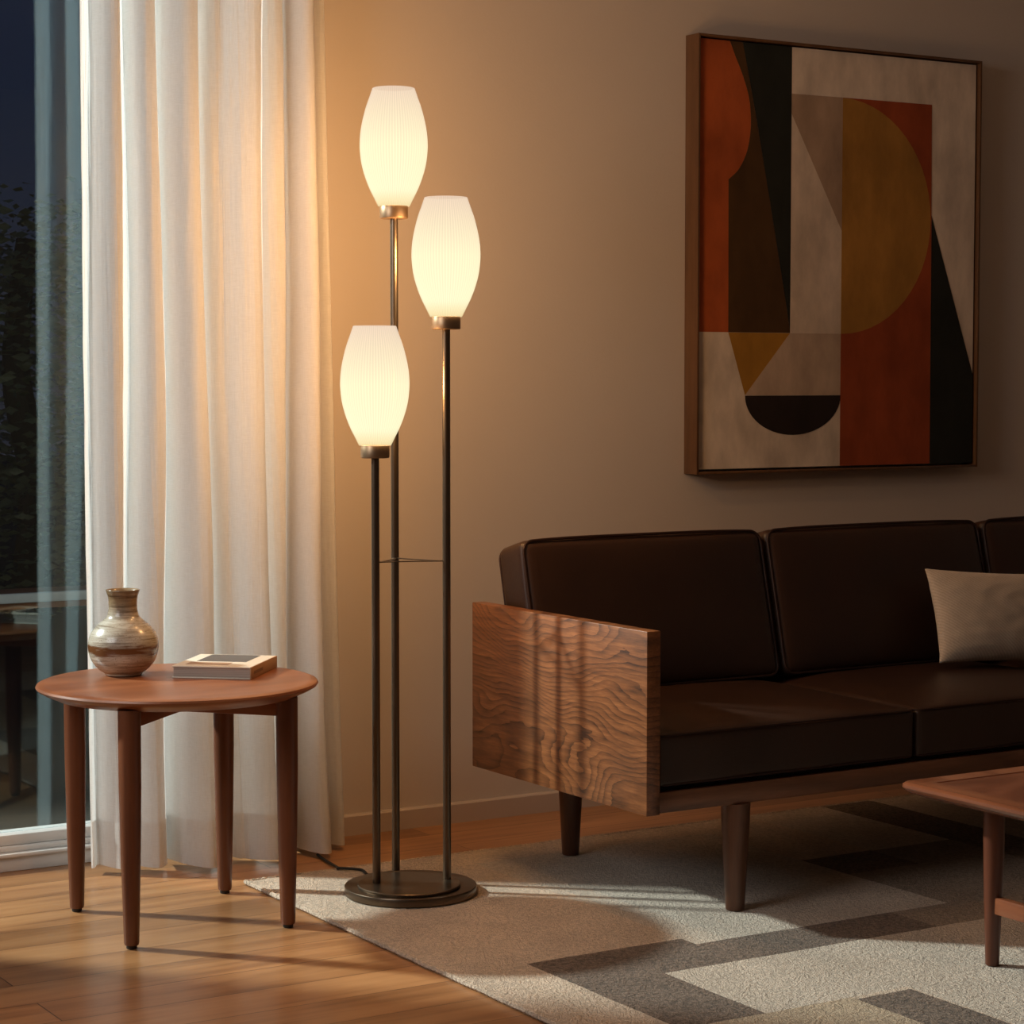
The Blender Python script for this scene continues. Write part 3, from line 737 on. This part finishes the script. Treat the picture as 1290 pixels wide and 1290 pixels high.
sh_('black', [(4.249, z0_), (c1, z0_), (c1, 1.111), (4.246, 1.554)])
keys = list(P.keys()); bm = bmesh.new()
def PX(x): return x*k_+pcx
def PZ(z): return 1.1+(z-1.1)*k_+pcz
box(bm, PX(c0), PX(c1), -.0465, -.006, PZ(z0_), PZ(z1_))
for f in bm.faces: f.material_index = 0
for i, (mt, pts) in enumerate(shapes):
    y = -.0466-.00012*(i+1)
    vs = []
    for (x, z) in pts:
        if vs and abs(vs[-1].co.x-PX(x)) < 1e-6 and abs(vs[-1].co.z-PZ(z)) < 1e-6: continue
        vs.append(bm.verts.new((PX(x), y, PZ(z))))
    f = bm.faces.new(vs); f.material_index = keys.index(mt); f.normal_update()
    if f.normal.y > 0: f.normal_flip()
bmesh.ops.triangulate(bm, faces=[f for f in bm.faces if len(f.verts) > 4])
obj('canvas', bm, [M['p_'+k] for k in keys], PT, smooth=False)

# ================================================================== garden outside
def tree(x, y, h, r, seed, label):
    t = thing('garden_tree', label, 'tree', (x, y, -.06)); rnd = random.Random(seed)
    bm = bmesh.new(); tube(bm, smoothpts([(0, 0, 0), (.06, .03, h*.3), (-.05, 0, h*.55), (.02, .03, h*.85)], 5), [.11-.004*i for i in range(16)], 9); obj('trunk', bm, M['bark'], t)
    bm = bmesh.new()
    for i in range(9000):
        while True:
            p = Vector((rnd.uniform(-1, 1), rnd.uniform(-1, 1), rnd.uniform(-1, 1)))
            if p.length < 1 and (p.length > .45 or rnd.random() < .3): break
        p = Vector((p.x*r, p.y*r, p.z*h*.5+h*.52)); p += Vector((1, 1, 1))*.12*noise.noise(p*1.8)
        if noise.noise(p*1.6+Vector((seed, 0, 0))) < -.22: continue
        s = rnd.uniform(.018, .045); q = Matrix.Rotation(rnd.uniform(0, 6.3), 3, 'Z') @ Matrix.Rotation(rnd.uniform(0, 3), 3, 'X')
        vs = [bm.verts.new(p+q @ Vector(c)*s) for c in ((-1, 0, 0), (-.2, .5, .1), (1, 0, 0), (-.2, -.5, .1))]
        bm.faces.new(vs)
    obj('foliage', bm, M['leaf'], t, smooth=False)
tree(3.6, 5.6, 2.15, 1.35, 3, 'dark leafy tree standing in the garden close behind the window glass')
tree(5.4, 8.6, 2.3, 1.7, 9, 'tall dark leafy tree farther back in the night garden')
bn = thing('garden_bench', 'low wooden garden bench with pale metal edge outside the window', 'bench', (2.35, 2.1, -.06))
obj('seat', B(-.62, .62, -.16, .16, .44, .475, .004), M['bench_wood'], bn)
obj('edge_rail', B(-.64, .64, -.185, -.162, .462, .492, .003), M['bench_metal'], bn)
for a in (-.55, .55):
    for b_ in (-.12, .12): obj('leg', B(a-.025, a+.025, b_-.025, b_+.025, 0, .44, .003), M['bench_wood'], bn)
